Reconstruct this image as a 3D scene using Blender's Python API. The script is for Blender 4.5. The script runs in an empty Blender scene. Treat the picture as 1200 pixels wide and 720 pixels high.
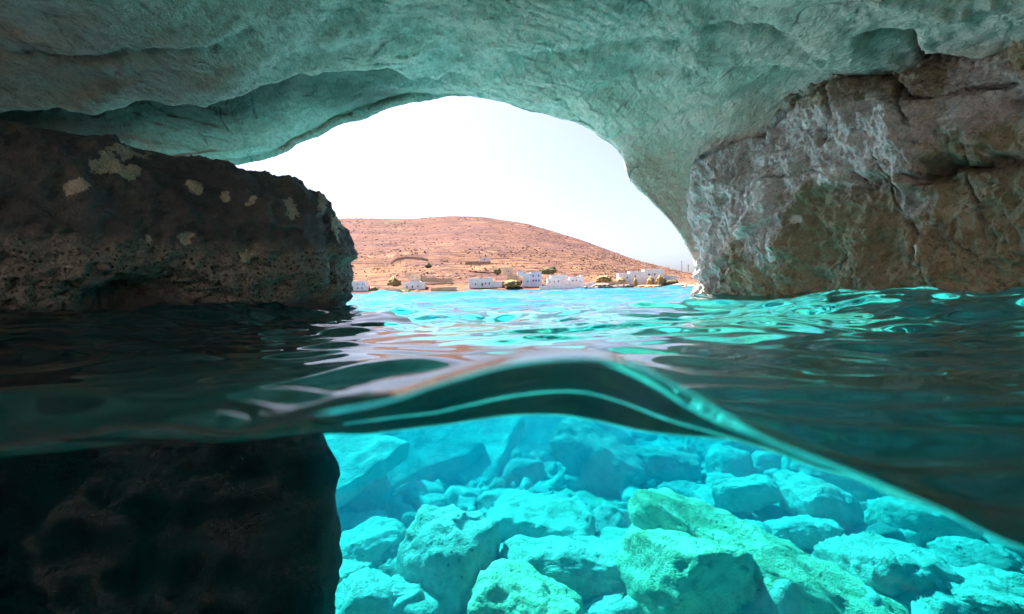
import bpy, math, random
import numpy as np

# ----------------------------------------------------------------------------
# camera, world, sun, exposure
# ----------------------------------------------------------------------------
sc = bpy.context.scene
COL = sc.collection
R = math.radians
W0, H0, F0 = 1200.0, 720.0, 655.0          # photograph size, focal length in its pixels
CAM = np.array([0.0, 0.0, 0.14])           # 14 cm above the mean water level
PITCH, ROLL = R(-1.75), R(1.25)

cd = bpy.data.cameras.new('camera')
cam = bpy.data.objects.new('camera', cd)
COL.objects.link(cam)
cd.sensor_width = 36.0
cd.lens = 36.0 * F0 / W0
cd.clip_start, cd.clip_end = 0.01, 6000
cam.location = CAM
from mathutils import Matrix
CM = Matrix.Rotation(math.pi / 2 + PITCH, 3, 'X') @ Matrix.Rotation(-ROLL, 3, 'Z')
cam.rotation_euler = CM.to_euler()
CM = np.array(CM)
cd.dof.use_dof = True
cd.dof.focus_distance = 9.0
cd.dof.aperture_fstop = 6.0
sc.camera = cam

SUN_EL, SUN_AZ = R(57), R(-47)             # sun ahead and to the left, high
wd = bpy.data.worlds.new('World'); sc.world = wd
wd.use_nodes = True
wn = wd.node_tree.nodes; wl = wd.node_tree.links
bg = wn['Background']; bg.inputs['Strength'].default_value = 0.062
sky = wn.new('ShaderNodeTexSky'); sky.sky_type = 'NISHITA'; sky.sun_disc = False
sky.sun_elevation = SUN_EL; sky.sun_rotation = SUN_AZ
sky.dust_density = 3.0; sky.air_density = 0.4; sky.ozone_density = 1.0
wl.new(sky.outputs[0], bg.inputs['Color'])

sd = bpy.data.lights.new('sun', 'SUN'); sun = bpy.data.objects.new('sun', sd); COL.objects.link(sun)
sd.energy = 5.0; sd.angle = R(0.53); sd.color = (1.0, 0.95, 0.88)
sdir = np.array([math.sin(SUN_AZ) * math.cos(SUN_EL), math.cos(SUN_AZ) * math.cos(SUN_EL), math.sin(SUN_EL)])
from mathutils import Vector
sun.rotation_euler = Vector(sdir).to_track_quat('Z', 'Y').to_euler()
sun.location = (0, 0, 30)

sc.view_settings.view_transform = 'Standard'
sc.view_settings.look = 'None'
sc.view_settings.gamma = 1.0
sc.view_settings.use_curve_mapping = False
sc.view_settings.exposure = 2.62

cy = sc.cycles
cy.max_bounces = 10; cy.diffuse_bounces = 4; cy.glossy_bounces = 5
cy.transmission_bounces = 8; cy.volume_bounces = 0; cy.transparent_max_bounces = 10
cy.sample_clamp_indirect = 6.0
cy.use_adaptive_sampling = True; cy.adaptive_threshold = 0.02
cy.use_denoising = True
try: cy.denoiser = 'OPENIMAGEDENOISE'
except Exception: pass

# ----------------------------------------------------------------------------
# helpers
# ----------------------------------------------------------------------------
def P(px, py, depth):
    """the place on the sight line (px, py) of the photograph that lies `depth` metres ahead (world y)"""
    d = CM @ np.array([(px - W0 / 2) / F0, (H0 / 2 - py) / F0, -1.0])
    return CAM + d * (depth - CAM[1]) / d[1]

def proj(p):
    q = (np.asarray(p) - CAM) @ CM
    z = np.where(-q[..., 2] < 0.05, 0.05, -q[..., 2])
    return W0 / 2 + F0 * q[..., 0] / z, H0 / 2 - F0 * q[..., 1] / z, -q[..., 2]

PORT_Y = 0.20                              # where the steep face of the near wave stands
def U(px, py, zfloor):
    """the place on the level zfloor seen under water through the wave's face"""
    d = CM @ np.array([(px - W0 / 2) / F0, (H0 / 2 - py) / F0, -1.0]); d = d / np.linalg.norm(d)
    p = CAM + d * PORT_Y / d[1]
    w = np.array([d[0] / 1.33, 0.0, d[2] / 1.33]); w[1] = math.sqrt(1 - w[0] ** 2 - w[2] ** 2)
    return p + w * (zfloor - p[2]) / w[2]

rng = np.random.default_rng(7)
PERM = rng.permutation(256).astype(np.int64); PERM = np.concatenate([PERM, PERM, PERM])
G3 = rng.normal(size=(256, 3)); G3 /= np.linalg.norm(G3, axis=1)[:, None]

def noise(p):
    """gradient noise, about -0.6..0.6"""
    p = np.asarray(p, dtype=np.float64); sh = p.shape[:-1]; p = p.reshape(-1, 3)
    i = np.floor(p).astype(np.int64); f = p - i
    u = f * f * f * (f * (f * 6 - 15) + 10)
    i &= 255
    out = np.zeros(len(p))
    for dx in (0, 1):
        wx = u[:, 0] if dx else 1 - u[:, 0]
        a = PERM[(i[:, 0] + dx) & 255]
        for dy in (0, 1):
            wy = wx * (u[:, 1] if dy else 1 - u[:, 1])
            b = PERM[(a + i[:, 1] + dy) & 255]
            for dz in (0, 1):
                w = wy * (u[:, 2] if dz else 1 - u[:, 2])
                g = G3[PERM[(b + i[:, 2] + dz) & 255]]
                out += w * (g[:, 0] * (f[:, 0] - dx) + g[:, 1] * (f[:, 1] - dy) + g[:, 2] * (f[:, 2] - dz))
    return out.reshape(sh)

def fbm(p, s, octv=4, gain=0.5, off=0.0):
    r = 0; a = 1.0; q = np.asarray(p) / s + off
    for k in range(octv):
        r = r + a * noise(q); q = q * 2.03 + 17.3; a *= gain
    return r

def ridged(p, s, octv=4, gain=0.5, off=0.0):
    r = 0; a = 1.0; q = np.asarray(p) / s + off
    for k in range(octv):
        r = r + a * (1 - 2.2 * np.abs(noise(q))); q = q * 2.07 + 11.7; a *= gain
    return r - 1.0

def sstep(a, b, x):
    t = np.clip((x - a) / (b - a), 0.0, 1.0); return t * t * (3 - 2 * t)

def cat(ctrl, n):
    """Catmull-Rom through ctrl (k, ...) resampled to n rows"""
    ctrl = np.asarray(ctrl, float); k = len(ctrl)
    t = np.linspace(0, k - 1, n) if np.isscalar(n) else np.asarray(n)
    i = np.clip(np.floor(t).astype(int), 0, k - 2); f = (t - i).reshape((-1,) + (1,) * (ctrl.ndim - 1))
    p0 = ctrl[np.clip(i - 1, 0, k - 1)]; p1 = ctrl[i]; p2 = ctrl[i + 1]; p3 = ctrl[np.clip(i + 2, 0, k - 1)]
    return 0.5 * (2 * p1 + (p2 - p0) * f + (2 * p0 - 5 * p1 + 4 * p2 - p3) * f ** 2 + (3 * p1 - p0 - 3 * p2 + p3) * f ** 3)

def grid_normals(g, wrap=False):
    du = np.gradient(g, axis=0); dv = np.gradient(g, axis=1)
    if wrap:
        dv = (np.roll(g, -1, 1) - np.roll(g, 1, 1)) / 2
    n = np.cross(du, dv); l = np.linalg.norm(n, axis=-1, keepdims=True); l[l == 0] = 1
    return n / l

def grid_faces(nr, nc, wrap=False):
    c = nc if wrap else nc - 1
    r = np.arange(nr - 1)[:, None] * nc; k = np.arange(c)[None, :]; k2 = (k + 1) % nc
    return np.stack([r + k, r + k2, r + nc + k2, r + nc + k], -1).reshape(-1, 4)

def mesh_from(name, v, f4, f3=None, attrs=None, smooth=True):
    me = bpy.data.meshes.new(name)
    v = np.asarray(v, np.float32).reshape(-1, 3)
    f4 = np.asarray(f4, np.int32).reshape(-1, 4)
    f3 = np.zeros((0, 3), np.int32) if f3 is None else np.asarray(f3, np.int32).reshape(-1, 3)
    me.vertices.add(len(v)); me.vertices.foreach_set('co', v.ravel())
    me.loops.add(f4.size + f3.size)
    me.loops.foreach_set('vertex_index', np.concatenate([f4.ravel(), f3.ravel()]))
    me.polygons.add(len(f4) + len(f3))
    st = np.concatenate([np.arange(len(f4)) * 4, f4.size + np.arange(len(f3)) * 3]).astype(np.int32)
    me.polygons.foreach_set('loop_start', st)
    me.polygons.foreach_set('use_smooth', np.full(len(st), smooth))
    me.update(calc_edges=True); me.validate()
    for k, a in (attrs or {}).items():
        at = me.attributes.new(k, 'FLOAT', 'POINT'); at.data.foreach_set('value', np.asarray(a, np.float32).ravel())
    return me

def obj(name, me, mat=None, parent=None, label=None, cat_=None, group=None, kind=None):
    o = bpy.data.objects.new(name, me); COL.objects.link(o)
    if mat is not None and me is not None and not me.materials: me.materials.append(mat)
    if parent: o.parent = parent
    if label: o['label'] = label
    if cat_: o['category'] = cat_
    if group: o['group'] = group
    if kind: o['kind'] = kind
    return o

class NT:
    def __init__(s, name):
        s.m = bpy.data.materials.new(name); s.m.use_nodes = True
        s.t = s.m.node_tree; s.t.nodes.clear(); s.out = s.t.nodes.new('ShaderNodeOutputMaterial')
    def n(s, typ, **kw):
        nd = s.t.nodes.new('ShaderNode' + typ)
        for k, v in kw.items():
            if k.startswith('i_'):
                key = k[2:]; key = int(key) if key.isdigit() else key.replace('_', ' ')
                s.set(nd.inputs[key], v)
            else: setattr(nd, k, v)
        return nd
    def set(s, sock, v):
        if hasattr(v, 'is_linked') or isinstance(v, bpy.types.NodeSocket): s.t.links.new(v, sock)
        else:
            if sock.type == 'RGBA' and len(v) == 3: v = (*v, 1)
            sock.default_value = v
    def math(s, op, a, b=0.0, clamp=False):
        nd = s.t.nodes.new('ShaderNodeMath'); nd.operation = op; nd.use_clamp = clamp
        s.set(nd.inputs[0], a); s.set(nd.inputs[1], b); return nd.outputs[0]
    def mix(s, f, a, b, blend='MIX'):
        nd = s.t.nodes.new('ShaderNodeMix'); nd.data_type = 'RGBA'; nd.blend_type = blend
        s.set(nd.inputs[0], f); s.set(nd.inputs[6], a); s.set(nd.inputs[7], b); return nd.outputs[2]
    def noise(s, vec, scale, detail=6, rough=0.6, dist=0.0, out=0):
        detail = min(detail, 3 if scale >= 30 else 5)
        nd = s.n('TexNoise'); s.set(nd.inputs['Vector'], vec); s.set(nd.inputs['Scale'], scale)
        s.set(nd.inputs['Detail'], detail); s.set(nd.inputs['Roughness'], rough); s.set(nd.inputs['Distortion'], dist)
        return nd.outputs[out]
    def vor(s, vec, scale, feature='F1', out=0, rand=1.0):
        nd = s.n('TexVoronoi'); nd.feature = feature; s.set(nd.inputs['Vector'], vec); s.set(nd.inputs['Scale'], scale)
        s.set(nd.inputs['Randomness'], rand); return nd.outputs[out]
    def ramp(s, f, a, b):
        nd = s.n('MapRange'); nd.interpolation_type = 'SMOOTHSTEP'; s.set(nd.inputs[0], f)
        nd.inputs[1].default_value = a; nd.inputs[2].default_value = b; return nd.outputs[0]
    def attr(s, name):
        nd = s.n('Attribute'); nd.attribute_name = name; return nd.outputs['Fac']
    def pos(s): return s.n('NewGeometry').outputs['Position']
    def objc(s): return s.n('TexCoord').outputs['Object']
    def sep(s, v):
        nd = s.n('SeparateXYZ'); s.set(nd.inputs[0], v); return nd.outputs
    def scale(s, v, sc3, rot=(0, 0, 0)):
        nd = s.n('Mapping'); s.set(nd.inputs['Vector'], v); nd.inputs['Scale'].default_value = sc3
        nd.inputs['Rotation'].default_value = rot; return nd.outputs[0]
    def bump(s, h, strength, dist, normal=None):
        nd = s.n('Bump'); nd.inputs['Strength'].default_value = strength; nd.inputs['Distance'].default_value = dist
        s.set(nd.inputs['Height'], h)
        if normal is not None: s.set(nd.inputs['Normal'], normal)
        return nd.outputs[0]
    def finish(s, color, rough=0.85, normal=None, spec=0.3):
        b = s.n('BsdfPrincipled'); s.set(b.inputs['Base Color'], color); s.set(b.inputs['Roughness'], rough)
        b.inputs['Specular IOR Level'].default_value = spec
        if normal is not None: s.set(b.inputs['Normal'], normal)
        s.t.links.new(b.outputs[0], s.out.inputs['Surface']); return s.m

# ----------------------------------------------------------------------------
# materials
# ----------------------------------------------------------------------------
def mat_ceiling():
    m = NT('ceiling_limestone'); p = m.pos()
    st = m.scale(p, (1.0, 0.45, 1.0), (0, 0, R(38)))
    big = m.noise(p, 0.9, 4, 0.55)
    mid = m.noise(st, 9.0, 9, 0.72)
    fine = m.noise(p, 60, 8, 0.75)
    crack = m.vor(m.mix(0.12, st, m.noise(st, 3.0, 5, 0.6, out=1)), 2.4, 'DISTANCE_TO_EDGE')
    ck = m.ramp(crack, 0.0, 0.035)
    ckm = m.ramp(m.noise(p, 1.7, 3), 0.52, 0.66)
    c = m.mix(m.ramp(big, 0.35, 0.7), (0.66, 0.68, 0.62), (0.80, 0.79, 0.73))
    c = m.mix(m.math('MULTIPLY', m.ramp(m.noise(p, 0.7, 4, 0.6), 0.46, 0.62), 0.75), c, (0.74, 0.64, 0.55))
    spk = m.noise(st, 26.0, 5, 0.75)
    c = m.mix(m.math('MULTIPLY', m.ramp(spk, 0.50, 0.62), 0.5), c, (0.28, 0.30, 0.26))
    c = m.mix(m.math('MULTIPLY', m.ramp(mid, 0.44, 0.68), 0.7), c, (0.38, 0.42, 0.37))
    c = m.mix(m.math('MULTIPLY', m.ramp(m.noise(st, 2.3, 8, 0.7), 0.55, 0.72), 0.6), c, (0.30, 0.33, 0.26))
    c = m.mix(m.math('MULTIPLY', m.attr('warm'), m.ramp(m.noise(p, 3, 7, 0.65), 0.25, 0.5)), c, (0.78, 0.65, 0.58))
    c = m.mix(m.math('MULTIPLY', m.ramp(fine, 0.50, 0.68), 0.5), c, (0.22, 0.25, 0.22))
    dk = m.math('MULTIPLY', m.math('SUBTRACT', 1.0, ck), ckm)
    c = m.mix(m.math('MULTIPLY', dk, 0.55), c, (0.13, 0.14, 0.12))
    c = m.mix(m.math('MULTIPLY', m.attr('darkening'), 0.85), c, (0.13, 0.12, 0.115))  # overhang shade painted into the ceiling colour
    sd_ = m.mix(0.1, st, m.noise(st, 6.0, 4, 0.6, out=1))
    chip = m.math('ADD', m.vor(sd_, 9.0), m.math('MULTIPLY', m.vor(sd_, 26.0), 0.4))
    h = m.math('ADD', m.math('MULTIPLY', mid, 1.0), m.math('MULTIPLY', fine, 0.45))
    h = m.math('ADD', h, m.math('MULTIPLY', chip, 0.8))
    h = m.math('SUBTRACT', h, m.math('MULTIPLY', spk, 0.5))
    h = m.math('SUBTRACT', h, m.math('MULTIPLY', dk, 0.5))
    return m.finish(c, 0.9, m.bump(h, 1.0, 0.055), 0.2)

def mat_wall():
    m = NT('weathered_cave_wall'); p = m.pos()
    big = m.noise(p, 1.3, 5, 0.6)
    mid = m.noise(p, 6.0, 9, 0.7, 0.8)
    fine = m.noise(p, 45, 8, 0.7)
    c = m.mix(m.ramp(big, 0.35, 0.65), (0.21, 0.155, 0.11), (0.38, 0.285, 0.20))
    c = m.mix(m.ramp(mid, 0.5, 0.72), c, (0.11, 0.09, 0.078))
    c = m.mix(m.math('MULTIPLY', m.ramp(m.noise(p, 3.1, 6, 0.7), 0.52, 0.66), 0.8), c, (0.17, 0.155, 0.09))
    c = m.mix(m.math('MULTIPLY', m.attr('tan'), 0.85), c, (0.25, 0.21, 0.14))
    # pale violet crust and white salt veins
    wv = m.noise(p, 4.5, 10, 0.75, 1.6)
    cm = m.ramp(m.math('ADD', m.math('MULTIPLY', m.attr('crust'), 0.62), m.math('MULTIPLY', wv, 0.95)), 0.60, 0.80)
    c = m.mix(cm, c, m.mix(m.ramp(mid, 0.35, 0.7), (0.57, 0.50, 0.51), (0.31, 0.265, 0.265)))
    vn = m.math('ABSOLUTE', m.math('SUBTRACT', m.noise(p, 3.4, 8, 0.65, 1.0), 0.5))
    vein = m.math('MULTIPLY', m.math('SUBTRACT', 1.0, m.ramp(vn, 0.0, 0.035)), m.attr('crust'))
    c = m.mix(m.math('MULTIPLY', vein, 0.55), c, (0.68, 0.62, 0.64))
    c = m.mix(m.ramp(m.math('ADD', m.math('MULTIPLY', m.attr('white'), 0.5), m.math('MULTIPLY', wv, 0.9)), 0.74, 0.86), c, (0.74, 0.70, 0.71))
    c = m.mix(m.math('MULTIPLY', m.math('MULTIPLY', m.attr('teal'), m.ramp(wv, .45, .62)), 0.7), c, (0.36, 0.47, 0.40))
    c = m.mix(m.math('MULTIPLY', m.ramp(fine, 0.52, 0.70), 0.6), c, (0.07, 0.055, 0.05))
    c = m.mix(m.math('MULTIPLY', m.attr('darkening'), 0.85), c, (0.03, 0.028, 0.026))  # darker along the cracks and just below the belt
    pit = m.ramp(m.vor(p, 30), 0.05, 0.4)
    h = m.math('ADD', m.math('MULTIPLY', mid, 1.0), m.math('MULTIPLY', fine, 0.3))
    h = m.math('ADD', h, m.math('MULTIPLY', pit, 0.12))
    return m.finish(c, 0.75, m.bump(h, 0.9, 0.05), 0.35)

def mat_boulder():
    m = NT('dark_boulder_rock'); p = m.pos()
    big = m.noise(p, 1.6, 5, 0.6); mid = m.noise(p, 7.0, 9, 0.72, 0.5); fine = m.noise(p, 55, 8, 0.7)
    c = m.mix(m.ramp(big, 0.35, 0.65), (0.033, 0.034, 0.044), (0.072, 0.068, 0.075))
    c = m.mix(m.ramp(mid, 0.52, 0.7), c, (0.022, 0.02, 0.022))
    c = m.mix(m.math('MULTIPLY', m.ramp(m.noise(p, 2.6, 8, 0.7), 0.5, 0.64), 0.7), c, (0.105, 0.085, 0.07))
    # brown-grey belt over the waterline, with pits
    belt = m.ramp(m.math('ADD', m.attr('belt'), m.math('MULTIPLY', m.math('SUBTRACT', mid, 0.5), 0.9)), 0.35, 0.75)
    c = m.mix(m.math('MULTIPLY', belt, 0.85), c, m.mix(m.ramp(fine, 0.35, 0.65), (0.21, 0.185, 0.165), (0.10, 0.088, 0.082)))
    pd = m.vor(m.mix(0.06, p, m.noise(p, 14, 3, out=1)), 30)
    hole = m.math('MULTIPLY', m.math('SUBTRACT', 1.0, m.ramp(pd, 0.18, 0.36)), m.ramp(m.math('MULTIPLY', belt, m.noise(p, 5, 4)), 0.36, 0.5))
    c = m.mix(m.math('MULTIPLY', hole, 0.9), c, (0.012, 0.011, 0.011))
    pt = m.ramp(m.math('ADD', m.attr('patch'), m.math('MULTIPLY', m.math('SUBTRACT', m.noise(p, 11, 7, 0.7), 0.5), 2.2)), 0.55, 0.64)
    c = m.mix(m.math('MULTIPLY', pt, .8), c, m.mix(m.ramp(fine, 0.4, 0.7), (0.40, 0.34, 0.27), (0.28, 0.24, 0.19)))
    c = m.mix(m.math('MULTIPLY', m.ramp(fine, 0.55, 0.75), 0.5), c, (0.018, 0.017, 0.017))
    # weed below the water
    z = m.sep(p)[2]
    uw = m.math('SUBTRACT', 1.0, m.ramp(m.math('ADD', z, m.math('MULTIPLY', big, 0.2)), -0.25, 0.12))
    wc = m.mix(m.ramp(m.noise(p, 5, 8, 0.7), 0.5, 0.7), (0.006, 0.011, 0.016), (0.022, 0.042, 0.048))
    wc = m.mix(m.ramp(m.noise(p, 2.2, 3, 0.5), 0.69, 0.73), wc, (0.22, 0.16, 0.04))
    c = m.mix(uw, c, wc)
    h = m.math('ADD', m.math('MULTIPLY', mid, 1.0), m.math('MULTIPLY', fine, 0.3))
    h = m.math('SUBTRACT', h, m.math('MULTIPLY', hole, 0.6))
    h = m.math('ADD', h, m.math('MULTIPLY', pt, 0.15))
    return m.finish(c, 0.7, m.bump(h, 0.9, 0.05), 0.4)

def mat_seabed():
    m = NT('seabed_rubble'); p = m.pos()
    v = m.vor(p, 2.6); vc = m.vor(p, 2.6, 'F1', 1)
    a = m.noise(p, 1.1, 6, 0.65); f = m.noise(p, 16, 8, 0.7)
    c = m.mix(m.ramp(a, 0.4, 0.65), (0.66, 0.66, 0.60), (0.38, 0.41, 0.33))
    c = m.mix(m.math('MULTIPLY', m.ramp(f, 0.5, 0.75), 0.5), c, (0.20, 0.22, 0.16))
    c = m.mix(0.18, c, vc, 'MULTIPLY')
    h = m.math('ADD', m.math('MULTIPLY', v, -0.6), m.math('MULTIPLY', f, 0.5))
    return m.finish(c, 0.9, m.bump(h, 1.0, 0.15), 0.1)

def mat_rock(name, pale, dark, algae, amt):
    m = NT(name); p = m.objc(); g = m.pos()
    a = m.noise(g, 1.5, 7, 0.68); b = m.noise(g, 8.0, 9, 0.72); f = m.noise(g, 40, 7, 0.7)
    c = m.mix(m.ramp(b, 0.38, 0.72), pale, dark)
    c = m.mix(m.math('MULTIPLY', m.ramp(a, 0.48, 0.68), amt), c, algae)
    pit = m.math('SUBTRACT', 1.0, m.ramp(m.vor(g, 14), 0.08, 0.22))
    pm = m.math('MULTIPLY', pit, m.ramp(m.noise(g, 3, 4), 0.5, 0.62))
    c = m.mix(m.math('MULTIPLY', pm, 0.8), c, (0.10, 0.11, 0.07))
    h = m.math('ADD', m.math('MULTIPLY', b, 1.0), m.math('MULTIPLY', f, 0.3))
    h = m.math('SUBTRACT', h, m.math('MULTIPLY', pm, 0.4))
    return m.finish(c, 0.9, m.bump(h, 0.9, 0.07), 0.1)

def mat_hill():
    m = NT('dry_hillside'); p = m.pos(); xyz = m.sep(p)
    st = m.scale(p, (0.35, 1.0, 3.2))
    a = m.noise(st, 0.035, 8, 0.7, 0.6); b = m.noise(st, 0.16, 8, 0.72); big = m.noise(p, 0.008, 4, 0.6)
    low = m.math('SUBTRACT', 1.0, m.ramp(xyz[2], 8, 48))
    c = m.mix(low, (0.125, 0.064, 0.050), (0.18, 0.10, 0.055))
    c = m.mix(m.ramp(b, 0.4, 0.62), c, (0.085, 0.043, 0.036))
    c = m.mix(m.math('MULTIPLY', m.ramp(a, 0.46, 0.60), 0.85), c, (0.075, 0.040, 0.040))
    c = m.mix(m.math('MULTIPLY', m.ramp(m.noise(st, 0.07, 6, 0.7), 0.58, 0.68), 0.75), c, (0.25, 0.155, 0.095))
    bushes = m.math('SUBTRACT', 1.0, m.ramp(m.vor(p, 0.16), 0.16, 0.38))
    bm = m.math('MULTIPLY', bushes, m.ramp(m.noise(p, 0.02, 5, 0.6), 0.45, 0.6))
    c = m.mix(m.math('MULTIPLY', bm, 0.75), c, (0.07, 0.045, 0.04))
    h = m.math('ADD', b, m.math('MULTIPLY', bm, 0.6))
    return m.finish(c, 0.95, m.bump(h, 0.8, 3.0), 0.05)

def mat_plain(name, c1, c2, scale=1.0, rough=0.85, bump=0.02):
    m = NT(name); p = m.pos(); a = m.noise(p, scale, 6, 0.65)
    c = m.mix(m.ramp(a, 0.35, 0.65), c1, c2)
    return m.finish(c, rough, m.bump(a, 0.6, bump), 0.2)

def mat_water():
    m = NT('sea_water'); p = m.pos(); y = m.sep(p)[1]
    rip = m.noise(m.scale(p, (1.0, 1.6, 1.0)), 2.2, 3, 0.6, 0.0)
    rip2 = m.noise(m.scale(p, (1.0, 1.8, 1.0)), 0.55, 2, 0.6, 0.0)
    hh = m.math('ADD', m.math('MULTIPLY', rip, m.ramp(y, 6, 14)), m.math('MULTIPLY', m.math('MULTIPLY', rip2, 9.0), m.ramp(y, 18, 50)))
    nrm = m.bump(hh, 1.0, 0.05)
    glass = m.n('BsdfGlass'); glass.inputs['IOR'].default_value = 1.333; glass.inputs['Roughness'].default_value = 0.0
    tr = m.n('BsdfTransparent'); gl = m.n('BsdfGlossy'); gl.inputs['Roughness'].default_value = 0.02
    m.set(gl.inputs['Normal'], nrm)
    fr = m.n('Fresnel'); fr.inputs['IOR'].default_value = 1.333; m.set(fr.inputs['Normal'], nrm)
    far = m.n('MixShader'); m.set(far.inputs[0], fr.outputs[0]); m.set(far.inputs[1], tr.outputs[0]); m.set(far.inputs[2], gl.outputs[0])
    mx = m.n('MixShader'); m.set(mx.inputs[0], m.ramp(y, 3.3, 3.9)); m.set(mx.inputs[1], glass.outputs[0]); m.set(mx.inputs[2], far.outputs[0])
    m.t.links.new(mx.outputs[0], m.out.inputs['Surface'])
    ab = m.n('VolumeAbsorption'); ab.inputs['Color'].default_value = (0.0, 0.845, 0.95, 1); ab.inputs['Density'].default_value = 0.42
    vs = m.n('VolumeScatter'); vs.inputs['Color'].default_value = (0.02, 0.55, 0.95, 1); vs.inputs['Density'].default_value = 0.10
    vs.inputs['Anisotropy'].default_value = 0.3
    ad = m.n('AddShader'); m.set(ad.inputs[0], ab.outputs[0]); m.set(ad.inputs[1], vs.outputs[0])
    m.t.links.new(ad.outputs[0], m.out.inputs['Volume'])
    return m.m

M = dict(ceiling=mat_ceiling(), wall=mat_wall(), boulder=mat_boulder(), seabed=mat_seabed(), hill=mat_hill(), water=mat_water(),
         pale=mat_rock('pale_limestone', (0.62, 0.63, 0.57), (0.38, 0.40, 0.34), (0.26, 0.28, 0.17), 0.5),
         green=mat_rock('algae_limestone', (0.70, 0.69, 0.50), (0.44, 0.44, 0.27), (0.15, 0.18, 0.07), 0.75),
         slab=mat_rock('weedy_slab', (0.46, 0.46, 0.42), (0.24, 0.25, 0.21), (0.07, 0.085, 0.07), 0.85))

# ----------------------------------------------------------------------------
# the sea
# ----------------------------------------------------------------------------
LINE = np.array([(-600, 500), (-200, 500), (-60, 520), (40, 516), (130, 500), (200, 497), (270, 505), (330, 494), (385, 482), (450, 470), (520, 448), (600, 427), (680, 420),
                 (740, 428), (800, 455), (850, 485), (900, 513), (1000, 553), (1100, 595), (1200, 640), (1400, 690), (1800, 700)], float)
wr = np.random.default_rng(11)
WAVES = []
for k in range(46):
    lam = 0.22 * (14 ** (k / 45.0))                      # 0.22 .. 3.1 m
    ang = wr.normal(0.35, 0.75) + (math.pi / 2)
    amp = 0.0062 * lam ** 0.75 * wr.uniform(0.5, 1.4)
    WAVES.append((lam, math.cos(ang), math.sin(ang), amp, wr.uniform(0, 6.28)))
for k in range(22):
    lam = wr.uniform(.09, .24); ang = wr.normal(0.2, 0.8) + math.pi / 2
    WAVES.append((lam, math.cos(ang), math.sin(ang), .0105 * lam * wr.uniform(.5, 1.3), wr.uniform(0, 6.28)))

def sea_height(x, y, res):
    z = np.zeros_like(x); x0 = x; x = x + .41
    wx = x + 0.12 * np.sin(1.7 * y + 0.6 * x); wy = y + 0.10 * np.sin(1.3 * x - 0.5 * y)
    for lam, cx, sx, amp, ph in WAVES:
        att = sstep(1.6, 4.0, lam / res)
        if lam < .3: att = att * (1 - .45 * sstep(.6, 1.4, x))
        if lam > .4: att = att * (.5 + .5 * sstep(1.5, 3.5, y + .8 * np.maximum(x, 0)))
        z += att * amp * np.sin(2 * math.pi / lam * (cx * wx + sx * wy) + ph)
    z = z + 2.2 * z * np.abs(z) / 0.08 * 0.35
    x = x0; near = sstep(0.35, 1.6, y)
    z = z * (0.22 + 0.42 * near * (.38 + .8 * sstep(.3, 1.3, np.abs(x - .2) - .12 * y) + .37 * sstep(2.5, 4.5, y) + .22 * sstep(.5, 1.4, x)) - 0.12 * sstep(3.5, 7, y))
    # a low swell standing off the mouth, and one towards the right wall
    z += 0.10 * np.exp(-((y - 9.5 - .2 * np.sin(x)) / 1.6) ** 2 - ((x - 1.0) / 3.4) ** 2)
    z += 0.075 * np.exp(-((y - 2.9 - 0.25 * (x - 2)) / 0.33) ** 2 - ((x - 2.15) / 0.7) ** 2)
    return z

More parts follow.
